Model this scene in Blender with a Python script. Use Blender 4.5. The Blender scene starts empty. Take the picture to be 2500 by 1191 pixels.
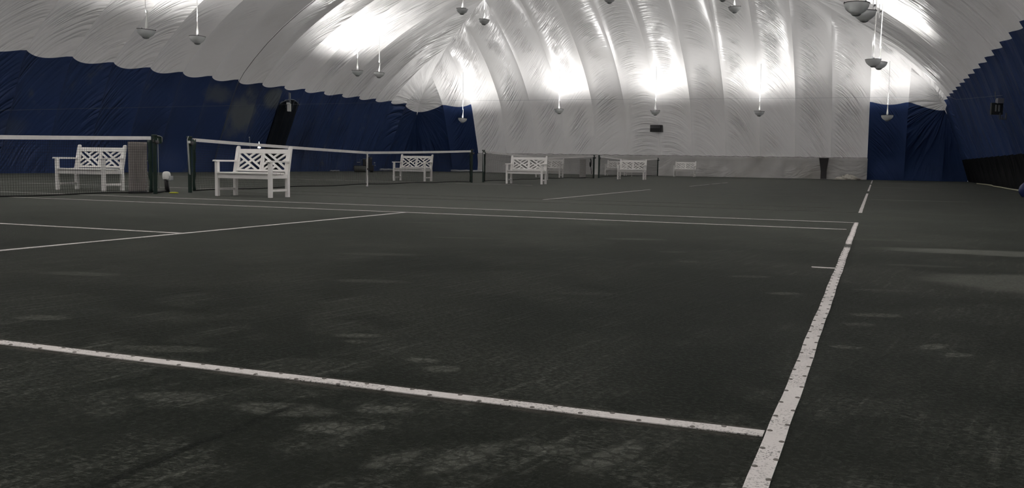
import bpy, math, random
from mathutils import Vector, Matrix
random.seed(7)
PI = math.pi
sc = bpy.context.scene
COL = sc.collection

# ------------------------------------------------------------------ camera
cam = bpy.data.cameras.new('camera'); camo = bpy.data.objects.new('camera', cam); COL.objects.link(camo)
sc.camera = camo
YAW, PITCH, ROLL, FPX = .3772132, -.0890279, .0156002, 2232.88
fw = Vector((-math.sin(YAW)*math.cos(PITCH), math.cos(YAW)*math.cos(PITCH), math.sin(PITCH)))
rt = Vector((math.cos(YAW), math.sin(YAW), 0)); up = rt.cross(fw)
r2 = rt*math.cos(ROLL) + up*math.sin(ROLL); u2 = up*math.cos(ROLL) - rt*math.sin(ROLL)
M = Matrix((r2, u2, -fw)).transposed().to_4x4(); M.translation = (.17593, -2.28915, .667915)
camo.matrix_world = M
cam.sensor_fit = 'HORIZONTAL'; cam.sensor_width = 36; cam.lens = FPX*36/2500; cam.clip_end = 300; cam.clip_start = .05

vs = sc.view_settings
vs.view_transform = 'Standard'; vs.look = 'None'; vs.gamma = 1; vs.exposure = 0.15; vs.use_curve_mapping = False
w = bpy.data.worlds.new('world'); sc.world = w; w.use_nodes = True
w.node_tree.nodes['Background'].inputs[0].default_value = (.66, .65, .65, 1); w.node_tree.nodes['Background'].inputs[1].default_value = 0.85  # even fill light added outside the dome, seeps in through the white fabric
sc.cycles.max_bounces = 10; sc.cycles.diffuse_bounces = 7; sc.cycles.glossy_bounces = 3
sc.cycles.caustics_reflective = False; sc.cycles.caustics_refractive = False
sc.cycles.sample_clamp_indirect = 0

# ------------------------------------------------------------------ materials
def new_mat(name):
    m = bpy.data.materials.new(name); m.use_nodes = True
    nt = m.node_tree; b = nt.nodes['Principled BSDF']
    return m, nt, b
def simple(name, col, rough=.6, spec=.5, metal=0, noise=0, nscale=30, bump=0, emit=0):
    m, nt, b = new_mat(name)
    b.inputs['Base Color'].default_value = (*col, 1); b.inputs['Roughness'].default_value = rough
    b.inputs['Specular IOR Level'].default_value = spec; b.inputs['Metallic'].default_value = metal
    if noise or bump:
        tc = nt.nodes.new('ShaderNodeTexCoord'); n = nt.nodes.new('ShaderNodeTexNoise')
        n.inputs['Scale'].default_value = nscale; n.inputs['Detail'].default_value = 4
        nt.links.new(tc.outputs['Object'], n.inputs['Vector'])
        if noise:
            mx = nt.nodes.new('ShaderNodeMix'); mx.data_type = 'RGBA'
            mx.inputs['A'].default_value = (*[c*(1-noise) for c in col], 1); mx.inputs['B'].default_value = (*[min(1, c*(1+noise)) for c in col], 1)
            nt.links.new(n.outputs['Fac'], mx.inputs['Factor']); nt.links.new(mx.outputs['Result'], b.inputs['Base Color'])
        if bump:
            bp = nt.nodes.new('ShaderNodeBump'); bp.inputs['Strength'].default_value = bump; bp.inputs['Distance'].default_value = .01
            nt.links.new(n.outputs['Fac'], bp.inputs['Height']); nt.links.new(bp.outputs['Normal'], b.inputs['Normal'])
    if emit:
        b.inputs['Emission Color'].default_value = (1, .98, .95, 1); b.inputs['Emission Strength'].default_value = emit
    return m

class NB:
    """small node-graph helper"""
    def __init__(s, nt): s.nt = nt
    def node(s, t, **kw):
        n = s.nt.nodes.new(t)
        for k, v in kw.items(): setattr(n, k, v)
        return n
    def set(s, sock, v):
        if hasattr(v, 'is_output') or isinstance(v, bpy.types.NodeSocket): s.nt.links.new(v, sock)
        else: sock.default_value = v
    def math(s, op, a, b=0.0, c=None, clamp=False):
        n = s.node('ShaderNodeMath', operation=op, use_clamp=clamp); s.set(n.inputs[0], a); s.set(n.inputs[1], b)
        if c is not None: s.set(n.inputs[2], c)
        return n.outputs[0]
    def noise(s, vec, scale, detail=2, rough=.5, lac=2):
        n = s.node('ShaderNodeTexNoise'); s.nt.links.new(vec, n.inputs['Vector'])
        n.inputs['Scale'].default_value = scale; n.inputs['Detail'].default_value = detail; n.inputs['Roughness'].default_value = rough
        return n.outputs['Fac']
    def mapping(s, vec, loc=(0,0,0), rot=(0,0,0), scale=(1,1,1), t='POINT'):
        n = s.node('ShaderNodeMapping', vector_type=t); s.nt.links.new(vec, n.inputs['Vector'])
        n.inputs['Location'].default_value = loc; n.inputs['Rotation'].default_value = rot; n.inputs['Scale'].default_value = scale
        return n.outputs[0]
    def rng(s, v, a, b, c=0., d=1., smooth=True):
        n = s.node('ShaderNodeMapRange'); n.interpolation_type = 'SMOOTHSTEP' if smooth else 'LINEAR'
        s.set(n.inputs['Value'], v); n.inputs['From Min'].default_value = a; n.inputs['From Max'].default_value = b
        n.inputs['To Min'].default_value = c; n.inputs['To Max'].default_value = d
        return n.outputs['Result']
    def mix(s, f, a, b):
        n = s.node('ShaderNodeMix', data_type='RGBA'); s.set(n.inputs['Factor'], f)
        s.set(n.inputs['A'], a if not isinstance(a, tuple) else (*a, 1)); s.set(n.inputs['B'], b if not isinstance(b, tuple) else (*b, 1))
        return n.outputs['Result']

def fabric(name, col, rough=.42, spec=.5, wr=1.0, dirt=(.6, .57, .5), dirtamt=.25, patches=(), pcol=None, trans=0):
    m, nt, b = new_mat(name); g = NB(nt)
    at = g.node('ShaderNodeAttribute', attribute_name='wr'); am = g.node('ShaderNodeAttribute', attribute_name='wamp')
    tc = g.node('ShaderNodeTexCoord')
    n1 = g.noise(at.outputs['Vector'], 1.0, 2.0, .45)
    ridge = g.math('POWER', g.math('SUBTRACT', 1.0, g.math('MULTIPLY', g.math('ABSOLUTE', g.math('SUBTRACT', n1, .5)), 4.5), clamp=True), 1.6)
    fine = g.noise(g.mapping(at.outputs['Vector'], scale=(2.0, 2.4, 1.3), loc=(3, 8, 2)), 1.0, 2.0, .5)
    ridge2 = g.math('POWER', g.math('SUBTRACT', 1.0, g.math('MULTIPLY', g.math('ABSOLUTE', g.math('SUBTRACT', fine, .5)), 5.0), clamp=True), 1.6)
    patch = g.rng(g.noise(tc.outputs['Object'], .55, 2), .40, .62)
    amp = g.math('MULTIPLY', am.outputs['Fac'], g.math('ADD', g.math('MULTIPLY', patch, .8), .2))
    af = g.node('ShaderNodeAttribute', attribute_name='wfine')
    patch2 = g.rng(g.noise(g.mapping(tc.outputs['Object'], loc=(7, 1, 3)), .8, 2), .42, .60)
    h = g.math('ADD', g.math('MULTIPLY', ridge, amp), g.math('MULTIPLY', g.math('MULTIPLY', ridge2, .42), g.math('MULTIPLY', af.outputs['Fac'], g.math('ADD', g.math('MULTIPLY', patch2, .9), .1))))
    bp = g.node('ShaderNodeBump'); bp.inputs['Strength'].default_value = 1.0; bp.inputs['Distance'].default_value = .085*wr
    nt.links.new(h, bp.inputs['Height']); nt.links.new(bp.outputs['Normal'], b.inputs['Normal'])
    dn = g.rng(g.noise(tc.outputs['Object'], .35, 4), .45, .8)
    c = g.mix(g.math('MULTIPLY', dn, dirtamt), tuple(col), tuple(dirt))
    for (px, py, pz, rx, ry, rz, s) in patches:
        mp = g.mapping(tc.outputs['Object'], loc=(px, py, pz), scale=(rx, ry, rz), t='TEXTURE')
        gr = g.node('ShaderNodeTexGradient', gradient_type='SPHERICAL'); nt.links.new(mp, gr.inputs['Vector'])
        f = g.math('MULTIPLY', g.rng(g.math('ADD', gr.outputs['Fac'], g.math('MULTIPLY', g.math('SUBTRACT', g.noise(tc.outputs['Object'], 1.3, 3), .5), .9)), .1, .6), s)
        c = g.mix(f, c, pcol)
    nt.links.new(c, b.inputs['Base Color'])
    b.inputs['Roughness'].default_value = rough; b.inputs['Specular IOR Level'].default_value = spec
    if trans:        # translucency added so outside fill light lifts the lower walls
        t = g.node('ShaderNodeBsdfTranslucent'); nt.links.new(c, t.inputs['Color']); nt.links.new(bp.outputs['Normal'], t.inputs['Normal'])
        mx = g.node('ShaderNodeMixShader'); mx.inputs[0].default_value = trans
        nt.links.new(b.outputs[0], mx.inputs[1]); nt.links.new(t.outputs[0], mx.inputs[2])
        nt.links.new(mx.outputs[0], nt.nodes['Material Output'].inputs['Surface'])
    return m

WHITE_F = fabric('white_membrane', (.86, .845, .835), rough=.30, spec=.5, dirt=(.56, .54, .49), dirtamt=.25, trans=.18)
NAVY_L = fabric('navy_membrane', (.036, .066, .180), rough=.5, spec=.25, wr=.8, dirt=(.03, .036, .055), dirtamt=.5,
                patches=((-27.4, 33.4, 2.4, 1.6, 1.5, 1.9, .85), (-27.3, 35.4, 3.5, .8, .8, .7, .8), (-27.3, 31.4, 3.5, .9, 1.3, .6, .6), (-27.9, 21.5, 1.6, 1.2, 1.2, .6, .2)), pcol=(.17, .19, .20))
NAVY = fabric('navy_membrane_end', (.036, .066, .180), rough=.55, spec=.18, wr=.8, dirt=(.02, .03, .07), dirtamt=.4)
GREY_F = fabric('grey_skirt_fabric', (.54, .53, .52), rough=.65, spec=.3, wr=.30, dirt=(.40, .37, .32), dirtamt=.6)
DARK_F = fabric('dark_skirt_fabric', (.012, .013, .015), rough=.9, spec=.06, wr=.8, dirt=(.035, .033, .028), dirtamt=.6)
FLAP = simple('black_flap', (.006, .010, .018), .6, .3, noise=.3, nscale=3)
BENCH = simple('white_paint', (.83, .81, .79), .45, .4, noise=.05, nscale=14)
GREEN = simple('dark_green_paint', (.012, .028, .022), .4, .4, noise=.25, nscale=20)
NETBLK = simple('black_net_cord', (.012, .012, .013), .8, .2)
BAND = simple('white_canvas', (.76, .74, .73), .8, .2, noise=.12, nscale=9)
ROPE = simple('pale_rope', (.36, .37, .36), .8, .2)
BOWLM = simple('grey_white_fibreglass', (.75, .76, .76), .45, .4)
BOWLM.node_tree.nodes['Principled BSDF'].inputs['Base Color'].default_value = (.75, .76, .76, 1)
_t = BOWLM.node_tree; _tr = _t.nodes.new('ShaderNodeBsdfTranslucent'); _tr.inputs[0].default_value = (.75, .76, .76, 1); _mx = _t.nodes.new('ShaderNodeMixShader'); _mx.inputs[0].default_value = .32
_t.links.new(_t.nodes['Principled BSDF'].outputs[0], _mx.inputs[1]); _t.links.new(_tr.outputs[0], _mx.inputs[2]); _t.links.new(_mx.outputs[0], _t.nodes['Material Output'].inputs['Surface'])
BOWLD = simple('grey_lamp_housing', (.40, .41, .41), .5, .4)
RIM = simple('dark_rim', (.05, .05, .052), .5, .4)
WHITEP = simple('white_plastic', (.75, .75, .73), .4, .5)
CABLE = simple('grey_cable', (.11, .11, .11), .6, .3)
WIREM = simple('galvanised_wire', (.20, .22, .25), .5, .4)
DARKM = simple('black_metal', (.018, .018, .02), .5, .4, noise=.2, nscale=12)
MIDM = simple('dark_grey_metal', (.07, .07, .075), .5, .4)
DRUM = simple('dull_steel_drum', (.10, .105, .10), .55, .4, noise=.3, nscale=5)
PANELM = simple('grey_brown_board', (.27, .245, .235), .8, .2, noise=.12, nscale=6)
YELLOW = simple('yellow_rubber', (.42, .44, .03), .6, .3)
NAIL = simple('aged_nail', (.125, .112, .10), .6, .4)
HOSE = simple('cream_hose', (.42, .40, .27), .5, .4)
BLUEBAG = simple('blue_vinyl', (.012, .022, .10), .45, .4, noise=.2, nscale=8)
CLEAR, cnt, cb = new_mat('clear_plastic')
cb.inputs['Base Color'].default_value = (.8, .82, .82, 1); cb.inputs['Transmission Weight'].default_value = .55; cb.inputs['Roughness'].default_value = .25
GLOW = simple('lit_lens', (.9, .9, .9), .4, .3, emit=2.0)

def tape_mat(name, dirt, hurt=None):
    m, nt, b = new_mat(name); g = NB(nt); tc = g.node('ShaderNodeTexCoord')
    P = tc.outputs['Object']
    sp = g.rng(g.noise(P, 150, 3, .7), .545, .60)                       # small clay specks
    big = g.rng(g.noise(P, 3.1, 3, .6), .42, .62)
    f = g.math('MULTIPLY', sp, g.math('ADD', g.math('MULTIPLY', big, .8), .15), clamp=True)
    if dirt > 0:
        cov = g.rng(g.noise(g.mapping(P, scale=(.9, .9, .9), loc=(4, 2, 0)), 1.0, 5, .65), .62-.5*dirt, .80-.5*dirt)
        f = g.math('MAXIMUM', f, cov)
    if hurt:
        mp = g.mapping(P, loc=(0, hurt, 0), scale=(.5, .42, 1), t='TEXTURE'); gr = g.node('ShaderNodeTexGradient', gradient_type='SPHERICAL'); nt.links.new(mp, gr.inputs['Vector'])
        f = g.math('MAXIMUM', f, g.rng(g.math('ADD', gr.outputs['Fac'], g.math('MULTIPLY', g.math('SUBTRACT', g.noise(P, 45, 3, .7), .5), 1.6)), .45, .60))
    wn = g.noise(P, 5, 3)
    c = g.mix(f, g.mix(wn, (.55, .515, .50), (.63, .60, .58)), (.05, .052, .046) if dirt < .7 else (.062, .065, .056))
    nt.links.new(c, b.inputs['Base Color']); b.inputs['Roughness'].default_value = .75; b.inputs['Specular IOR Level'].default_value = .25
    return m
TAPE = tape_mat('tape_clean', 0.0); TAPE_W = tape_mat('tape_worn', .28); TAPE_N = tape_mat('tape_nearest', .12, 7.38); TAPE_B = tape_mat('tape_buried', .70)

# ------------------------------------------------------------------ floor material
def clay():
    m, nt, b = new_mat('clay'); g = NB(nt); tc = g.node('ShaderNodeTexCoord'); P = tc.outputs['Object']
    big = g.rng(g.noise(P, .22, 3, .55), .35, .7)
    med = g.rng(g.noise(P, 1.4, 4, .6), .46, .72)
    ang = math.radians(80); sepn = g.node('ShaderNodeSeparateXYZ'); nt.links.new(P, sepn.inputs[0])
    S = g.mapping(P, rot=(0, 0, -ang), scale=(1, 1, 1))
    st = g.rng(g.noise(g.mapping(S, scale=(2.2, 30, 1)), 1.0, 4, .6), .50, .74)      # broom drag streaks
    cross = g.rng(g.noise(g.mapping(P, rot=(0, 0, -math.radians(23)), scale=(5, 60, 1)), 1.0, 3, .6), .52, .72)
    grain = g.noise(P, 210, 3, .65)
    crumb = g.rng(g.noise(P, 60, 4, .7), .50, .68)
    area = g.rng(g.noise(g.mapping(P, loc=(3.3, 1.2, 0)), .9, 3, .6), .44, .62)
    area2 = g.rng(g.noise(g.mapping(P, loc=(1.7, 5.2, 0)), 2.6, 3, .6), .46, .60)
    area = g.math('MAXIMUM', g.math('MULTIPLY', area, .8), g.math('MULTIPLY', area2, g.rng(sepn.outputs['Y'], 0.0, 2.5, 1.0, .15)))
    dust = g.math('MULTIPLY', g.math('ADD', g.math('MULTIPLY', st, .75), g.math('MULTIPLY', cross, .35)), area)
    dust = g.math('MULTIPLY', dust, g.math('ADD', g.math('MULTIPLY', crumb, .7), .3))
    fleck = g.rng(g.noise(g.mapping(P, rot=(0, 0, -math.radians(23)), scale=(38, 120, 1)), 1.0, 4, .65), .44, .60)
    vo = g.node('ShaderNodeTexVoronoi', feature='DISTANCE_TO_EDGE'); nt.links.new(g.mapping(P, rot=(0, 0, .4), scale=(30, 22, 1)), vo.inputs['Vector']); vo.inputs['Scale'].default_value = 1.0
    crack = g.rng(g.math('ADD', vo.outputs['Distance'], g.math('MULTIPLY', g.math('SUBTRACT', crumb, .5), .12)), .02, .10)
    fleck = g.math('MULTIPLY', fleck, g.math('ADD', g.math('MULTIPLY', crack, .7), .3))
    dust = g.math('MAXIMUM', dust, g.math('MULTIPLY', g.math('MULTIPLY', area, fleck), g.math('ADD', g.math('MULTIPLY', st, .55), .34)))
    dust = g.math('MAXIMUM', dust, g.math('MULTIPLY', g.math('MULTIPLY', med, .22), crumb))
    # scuffs, shoe prints and swept dust: (x, y, half length, half width, angle, strength)
    marks = [(1.42, 6.0, 1.32, .30, 4, .95), (.72, 5.86, .60, .17, 2, .7), (1.15, 3.85, .75, .55, 12, .75), (1.5, 3.4, .7, .5, 10, .5), (.30, 6.9, .45, .10, 8, .35),
             (1.0, 18.6, 1.25, .22, 2, .9), (.85, 31.7, .95, .35, 2, .8), (.87, 41.9, 1.6, .45, 0, .8),
             (.41, 1.47, .085, .045, 60, .75), (.475, 1.33, .075, .045, 35, .6), (-.25, 2.7, .11, .05, 30, .6), (.20, 2.16, .14, .06, 20, .6), (.14, 1.86, .08, .05, 15, .55),
             (.10, 1.31, .075, .035, 10, .6), (-1.10, .33, .07, .055, 20, .5), (-1.22, .425, .07, .04, 0, .65), (-1.06, -.38, .105, .055, 10, .6), (-.98, -.33, .06, .03, 25, .5),
             (-1.64, .70, .10, .045, 25, .55), (-1.58, .60, .06, .04, 0, .45), (-.51, 3.37, .15, .06, 22, .5), (-1.01, 4.04, .10, .07, 25, .55), (-1.26, 4.68, .13, .06, 25, .5), (-1.8, 5.7, .32, .10, 20, .45),
             (-1.03, -.17, .09, .045, 20, .55), (-.5, -.31, .08, .045, 15, .45), (-3.0, .46, .13, .07, 15, .5), (-1.62, -.30, .14, .06, 15, .45), (-1.27, -.28, .17, .07, 10, .5),
             (-.66, -.45, .16, .045, 78, .55), (-.36, -.30, .17, .05, 75, .5), (-.80, -.52, .10, .04, 70, .45), (-2.1, .2, .2, .06, 15, .4), (-2.4, 2.1, .25, .08, 15, .35), (-4.0, 1.6, .3, .09, 15, .35),
             (-1.2, 2.2, .2, .06, 20, .3), (-3.1, 3.4, .35, .09, 20, .3), (-2.2, 13.75, .85, .07, 0, .8), (-3.6, 13.2, .5, .05, 2, .6), (-.8, 13.3, .4, .05, 0, .7), (-5.5, 12.9, .7, .06, 3, .6), (-7.2, 14.8, .9, .07, 0, .6),
             (-8.6, 12.4, .6, .05, 3, .6), (-4.8, 16.6, .9, .08, 0, .6), (-9.5, 16.2, .7, .07, 0, .55), (-2.5, 19.5, .9, .1, 0, .5), (-6.8, 20.2, 1.0, .1, 2, .5), (-7.5, 7.6, .45, .05, 10, .45), (-4.3, 6.6, .4, .06, 15, .45),
             (-2.6, 7.5, .4, .06, 10, .4), (-3.2, 5.0, .35, .06, 15, .4), (.25, 3.1, .2, .05, 15, .4), (.5, 4.6, .3, .07, 8, .35)]
    for (x, y, a, bb, rot, s) in marks:
        mp = g.mapping(P, loc=(x, y, 0), rot=(0, 0, math.radians(rot)), scale=(a*1.25, bb*1.25, 1), t='TEXTURE')
        gr = g.node('ShaderNodeTexGradient', gradient_type='SPHERICAL'); nt.links.new(mp, gr.inputs['Vector'])
        e = g.math('ADD', gr.outputs['Fac'], g.math('MULTIPLY', g.math('SUBTRACT', g.noise(P, 9 if a < .5 else 3, 3, .6), .5), .55))
        f = g.math('MULTIPLY', g.rng(e, .12, .5), g.math('MULTIPLY', g.rng(gr.outputs['Fac'], 0, .05), s))
        f = g.math('MULTIPLY', f, g.math('ADD', g.math('MULTIPLY', g.math('MAXIMUM', crumb, g.math('MULTIPLY', cross, .8)), .72), .62 if a < .3 else .55))
        if a < .3: f = g.math('MULTIPLY', f, g.math('ADD', g.math('MULTIPLY', crack, .6), .4))
        dust = g.math('MAXIMUM', dust, f)
    base = g.mix(big, (.0135, .0165, .0130), (.0185, .0205, .0162))
    base = g.mix(g.rng(grain, .3, .7), g.mix(.55, base, (.007, .008, .0065)), base)
    edge = g.math('ABSOLUTE', g.math('SUBTRACT', sepn.outputs['Y'], .025))
    edge = g.math('MULTIPLY', g.math('MULTIPLY', g.rng(edge, .040, .066, 1, 0), g.rng(sepn.outputs['X'], -.075, -.055, 1, 0)), g.rng(g.noise(P, 7, 3), .3, .6, .15, .75))
    graze_tone = g.math('MULTIPLY', g.rng(g.math('ADD', sepn.outputs['Y'], g.math('MULTIPLY', big, 3.0)), 2.5, 13.0), g.rng(g.math('ADD', sepn.outputs['X'], g.math('MULTIPLY', med, 1.5)), -6.0, 2.0, 1.0, .30))
    base = g.mix(graze_tone, base, (.072, .076, .066))       # far courts painted paler, standing in for the floor's grazing brightening
    base = g.mix(edge, base, (.062, .056, .049))
    gv = g.math('ABSOLUTE', g.math('ADD', g.math('ADD', sepn.outputs['X'], 1.266), g.math('MULTIPLY', g.math('SUBTRACT', g.noise(P, 6, 3), .5), .05)))
    gv = g.math('MULTIPLY', g.rng(gv, .008, .022, 1, 0), g.rng(sepn.outputs['Y'], -.30, -.12, 1, 0))
    dust = g.math('MULTIPLY', dust, g.math('SUBTRACT', 1.0, g.math('MULTIPLY', gv, .85)))
    base = g.mix(g.math('MULTIPLY', gv, .6), base, (.006, .007, .006))
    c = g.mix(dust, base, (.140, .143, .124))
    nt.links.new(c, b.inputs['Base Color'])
    h = g.math('ADD', g.math('MULTIPLY', grain, .25), g.math('ADD', g.math('MULTIPLY', crumb, .5), g.math('MULTIPLY', st, .5)))
    bp = g.node('ShaderNodeBump'); bp.inputs['Strength'].default_value = .55; bp.inputs['Distance'].default_value = .006
    nt.links.new(h, bp.inputs['Height']); nt.links.new(bp.outputs['Normal'], b.inputs['Normal'])
    b.inputs['Sheen Weight'].default_value = .20; b.inputs['Sheen Roughness'].default_value = .15; b.inputs['Sheen Tint'].default_value = (.9, .95, .88, 1)
    b.inputs['Roughness'].default_value = .62; b.inputs['Specular IOR Level'].default_value = .015
    return m
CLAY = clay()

# ------------------------------------------------------------------ mesh builder
class MB:
    def __init__(s): s.v = []; s.f = []; s.sm = []; s.mi = []
    def box(s, lo, hi, m=None, mi=0):
        b = len(s.v)
        for x, y, z in ((0,0,0),(1,0,0),(1,1,0),(0,1,0),(0,0,1),(1,0,1),(1,1,1),(0,1,1)):
            p = Vector((hi[0] if x else lo[0], hi[1] if y else lo[1], hi[2] if z else lo[2]))
            s.v.append(m @ p if m else p)
        for q in ((0,3,2,1),(4,5,6,7),(0,1,5,4),(1,2,6,5),(2,3,7,6),(3,0,4,7)):
            s.f.append([b+i for i in q]); s.sm.append(False); s.mi.append(mi)
        return s
    def tube(s, pts, r, n=8, cap=True, mi=0):
        pts = [Vector(p) for p in pts]; rs = r if isinstance(r, (list, tuple)) else [r]*len(pts)
        b = len(s.v); t0 = (pts[1]-pts[0]).normalized()
        a = t0.orthogonal().normalized()
        for i, p in enumerate(pts):
            t = (pts[min(i+1, len(pts)-1)]-pts[max(i-1, 0)]).normalized()
            a = (a - t*a.dot(t)).normalized(); c = t.cross(a)
            for k in range(n):
                th = 2*PI*k/n; s.v.append(p+(a*math.cos(th)+c*math.sin(th))*rs[i])
        for i in range(len(pts)-1):
            for k in range(n):
                s.f.append([b+i*n+k, b+i*n+(k+1)%n, b+(i+1)*n+(k+1)%n, b+(i+1)*n+k]); s.sm.append(n > 4); s.mi.append(mi)
        if cap:
            s.f.append([b+k for k in range(n)][::-1]); s.f.append([b+(len(pts)-1)*n+k for k in range(n)]); s.sm += [False]*2; s.mi += [mi]*2
        return s
    def lathe(s, prof, n=24, o=(0,0,0), flute=0, mi=0, sm=True):
        b = len(s.v); o = Vector(o)
        for r, z in prof:
            for k in range(n):
                th = 2*PI*k/n; rr = r*(1+(flute if k % 2 else -flute)); s.v.append(o+Vector((rr*math.cos(th), rr*math.sin(th), z)))
        for i in range(len(prof)-1):
            for k in range(n):
                s.f.append([b+i*n+k, b+i*n+(k+1)%n, b+(i+1)*n+(k+1)%n, b+(i+1)*n+k]); s.sm.append(sm); s.mi.append(mi)
        if prof[0][0] > 1e-5: pass
        return s
    def poly(s, pts, mi=0, sm=False):
        b = len(s.v); s.v += [Vector(p) for p in pts]; s.f.append(list(range(b, b+len(pts)))); s.sm.append(sm); s.mi.append(mi); return s
    def strip(s, A, B, sm=True, mi=0):
        return s.grid([A, B], sm, mi)
    def grid(s, rows, sm=True, mi=0, closed=False):
        b = len(s.v); n = len(rows[0])
        for r in rows: s.v += [Vector(p) for p in r]
        for i in range(len(rows)-1):
            for k in range(n-1 if not closed else n):
                k2 = (k+1) % n
                s.f.append([b+i*n+k, b+i*n+k2, b+(i+1)*n+k2, b+(i+1)*n+k]); s.sm.append(sm); s.mi.append(mi)
        return s
    def build(s, name, mat, parent=None, bevel=0, loc=None):
        me = bpy.data.meshes.new(name); me.from_pydata([tuple(v) for v in s.v], [], s.f)
        mats = mat if isinstance(mat, (list, tuple)) else [mat]
        for m in mats: me.materials.append(m)
        me.polygons.foreach_set('use_smooth', s.sm); me.polygons.foreach_set('material_index', s.mi)
        me.update()
        o = bpy.data.objects.new(name, me); COL.objects.link(o)
        if parent: o.parent = parent
        if loc: o.location = loc
        if bevel:
            md = o.modifiers.new('bevel', 'BEVEL'); md.width = bevel; md.segments = 2; md.limit_method = 'ANGLE'
        return o
def tag(o, label, cat, group=None):
    o['label'] = label; o['category'] = cat
    if group: o['group'] = group
    return o
def struct(o, label=None):
    o['kind'] = 'structure'
    if label: o['label'] = label
    return o
def empty(name, label, cat, loc=(0,0,0), rz=0, group=None):
    o = bpy.data.objects.new(name, None); COL.objects.link(o); o.location = loc; o.rotation_euler = (0, 0, rz); o.empty_display_size = .2
    return tag(o, label, cat, group)
def copy_tree(root):
    r = root.copy(); COL.objects.link(r)
    for ch in root.children:
        c = ch.copy(); COL.objects.link(c); c.parent = r
        for g in ch.children:
            d = g.copy(); COL.objects.link(d); d.parent = c
    return r

# ------------------------------------------------------------------ the air dome
CX, HW, YE, PW, S0 = -11.9, 16.7, 53.1, 1.925, 1.30
TAB = [(0,0),(.18,.55),(.40,1.2),(.62,1.8),(.9,2.5),(1.2,3.3),(1.55,4.1),(2.0,4.68),(2.7,5.4),(3.7,6.28),(5,7.2),(6,7.8),(8,8.85),(10,9.6),(12,10.12),(14,10.42),(16.7,10.55)]
def prof(s):
    s = max(0, min(16.7, s))
    n = len(TAB)
    for i in range(n-1):
        if s <= TAB[i+1][0]:
            def sl(k):
                if k <= 0: return (TAB[1][1]-TAB[0][1])/(TAB[1][0]-TAB[0][0])
                if k >= n-1: return 0.
                a = (TAB[k][1]-TAB[k-1][1])/(TAB[k][0]-TAB[k-1][0]); c = (TAB[k+1][1]-TAB[k][1])/(TAB[k+1][0]-TAB[k][0])
                return 2*a*c/(a+c) if a+c > 0 else 0
            h = TAB[i+1][0]-TAB[i][0]; t = (s-TAB[i][0])/h
            return (TAB[i][1]*(2*t**3-3*t*t+1)+h*sl(i)*(t**3-2*t*t+t)+TAB[i+1][1]*(-2*t**3+3*t*t)+h*sl(i+1)*(t**3-t*t))
    return TAB[-1][1]
def s_at(z):
    a, b = 0, 16.7
    for _ in range(40):
        c = (a+b)/2
        if prof(c) < z: a = c
        else: b = c
    return a
def smooth(a, b, x):
    t = max(0, min(1, (x-a)/(b-a))); return t*t*(3-2*t)
def shear(p):
    return Vector((p[0], p[1]+.05*(p[0]-4.8)*smooth(25, 50, p[1]), p[2]))
ZH, ZS = 4.22, 1.17
def column(d, t, smax, place, normal, rows, hem_sag=.25, bulge=.27, cd=99.):
    """one column of membrane points: returns list of (point, s, arclength)"""
    bl = 4*t*(1-t); zh = ZH-hem_sag*bl-.42*math.exp(-(abs(cd-S0)/.9)**1.3)
    sh = s_at(zh); ss = s_at(ZS)
    ks = [ss*i/rows[0] for i in range(rows[0])] + [ss+(sh-ss)*i/rows[1] for i in range(rows[1])] + [sh+(smax-sh)*(i/rows[2])**1.15 for i in range(rows[2]+1)]
    out = []; arc = 0; pv = None
    for s in ks:
        s = min(s, smax); z = prof(s); e = .02; dz = (prof(s+e)-prof(max(0, s-e)))/(2*e); L = math.hypot(1, dz)
        bf = bulge*math.sqrt(bl)*0.5+bulge*bl*.5
        bf *= smooth(0, .35, s)*smooth(0, 1.4, smax-s)
        off = -bf*dz/L; zz = z+bf/L
        if pv: arc += math.hypot(s-pv[0], z-pv[1])
        pv = (s, z)
        out.append((shear(place(d, s+off, zz)), s, arc))
    return out
ROWS = (4, 12, 46)
def membrane(name, panels, parts, wfun):
    """panels: list of (columns, id).  parts: list of (object name, material, row range) ; wfun(u, arc, s, id, point) -> (p, q, amp)"""
    objs = []
    for (oname, mats, r0, r1, mfun) in parts:
        mb = MB(); W = []; A = []; A3 = []
        for cols, pid, wid in panels:
            rows = []
            for r in range(r0, r1+1):
                row = []
                for ci, c in enumerate(cols):
                    p, s, arc = c[r]; row.append(p)
                    u = ci/(len(cols)-1)*wid; a, q, am, fi = wfun(u, arc, s, pid, p); W.append((a, q, pid*3.71)); A.append(am); A3.append(fi)
                rows.append(row)
            mb.grid(rows, True, mfun(pid) if mfun else 0)
        o = mb.build(oname, mats); me = o.data
        at = me.attributes.new('wr', 'FLOAT_VECTOR', 'POINT'); at.data.foreach_set('vector', [c for v in W for c in v])
        a2 = me.attributes.new('wamp', 'FLOAT', 'POINT'); a2.data.foreach_set('value', A)
        a3 = me.attributes.new('wfine', 'FLOAT', 'POINT'); a3.data.foreach_set('value', A3)
        objs.append(struct(o))
    return objs
NC = 14
def side_panels(sign):
    pans = []; k = 0
    ys = [YE-S0-PW*i for i in range(36)]
    edges = [YE-.02]+ys
    for i in range(len(edges)-1):
        y1, y0 = edges[i], edges[i+1]
        if y1 < -13: break
        cols = []
        for c in range(NC+1):
            t = c/NC; y = y1+(y0-y1)*t
            smax = min(HW, YE-y)
            pl = (lambda d, s, z, y=y: (CX+sign*(HW-s), y, z))
            cols.append(column(y, t, max(smax, .02), pl, None, ROWS, .25 if sign < 0 else .11, .27 if sign < 0 else .17, YE-y))
        pans.append((cols, i+(100 if sign > 0 else 0), y1-y0))
    return pans
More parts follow.
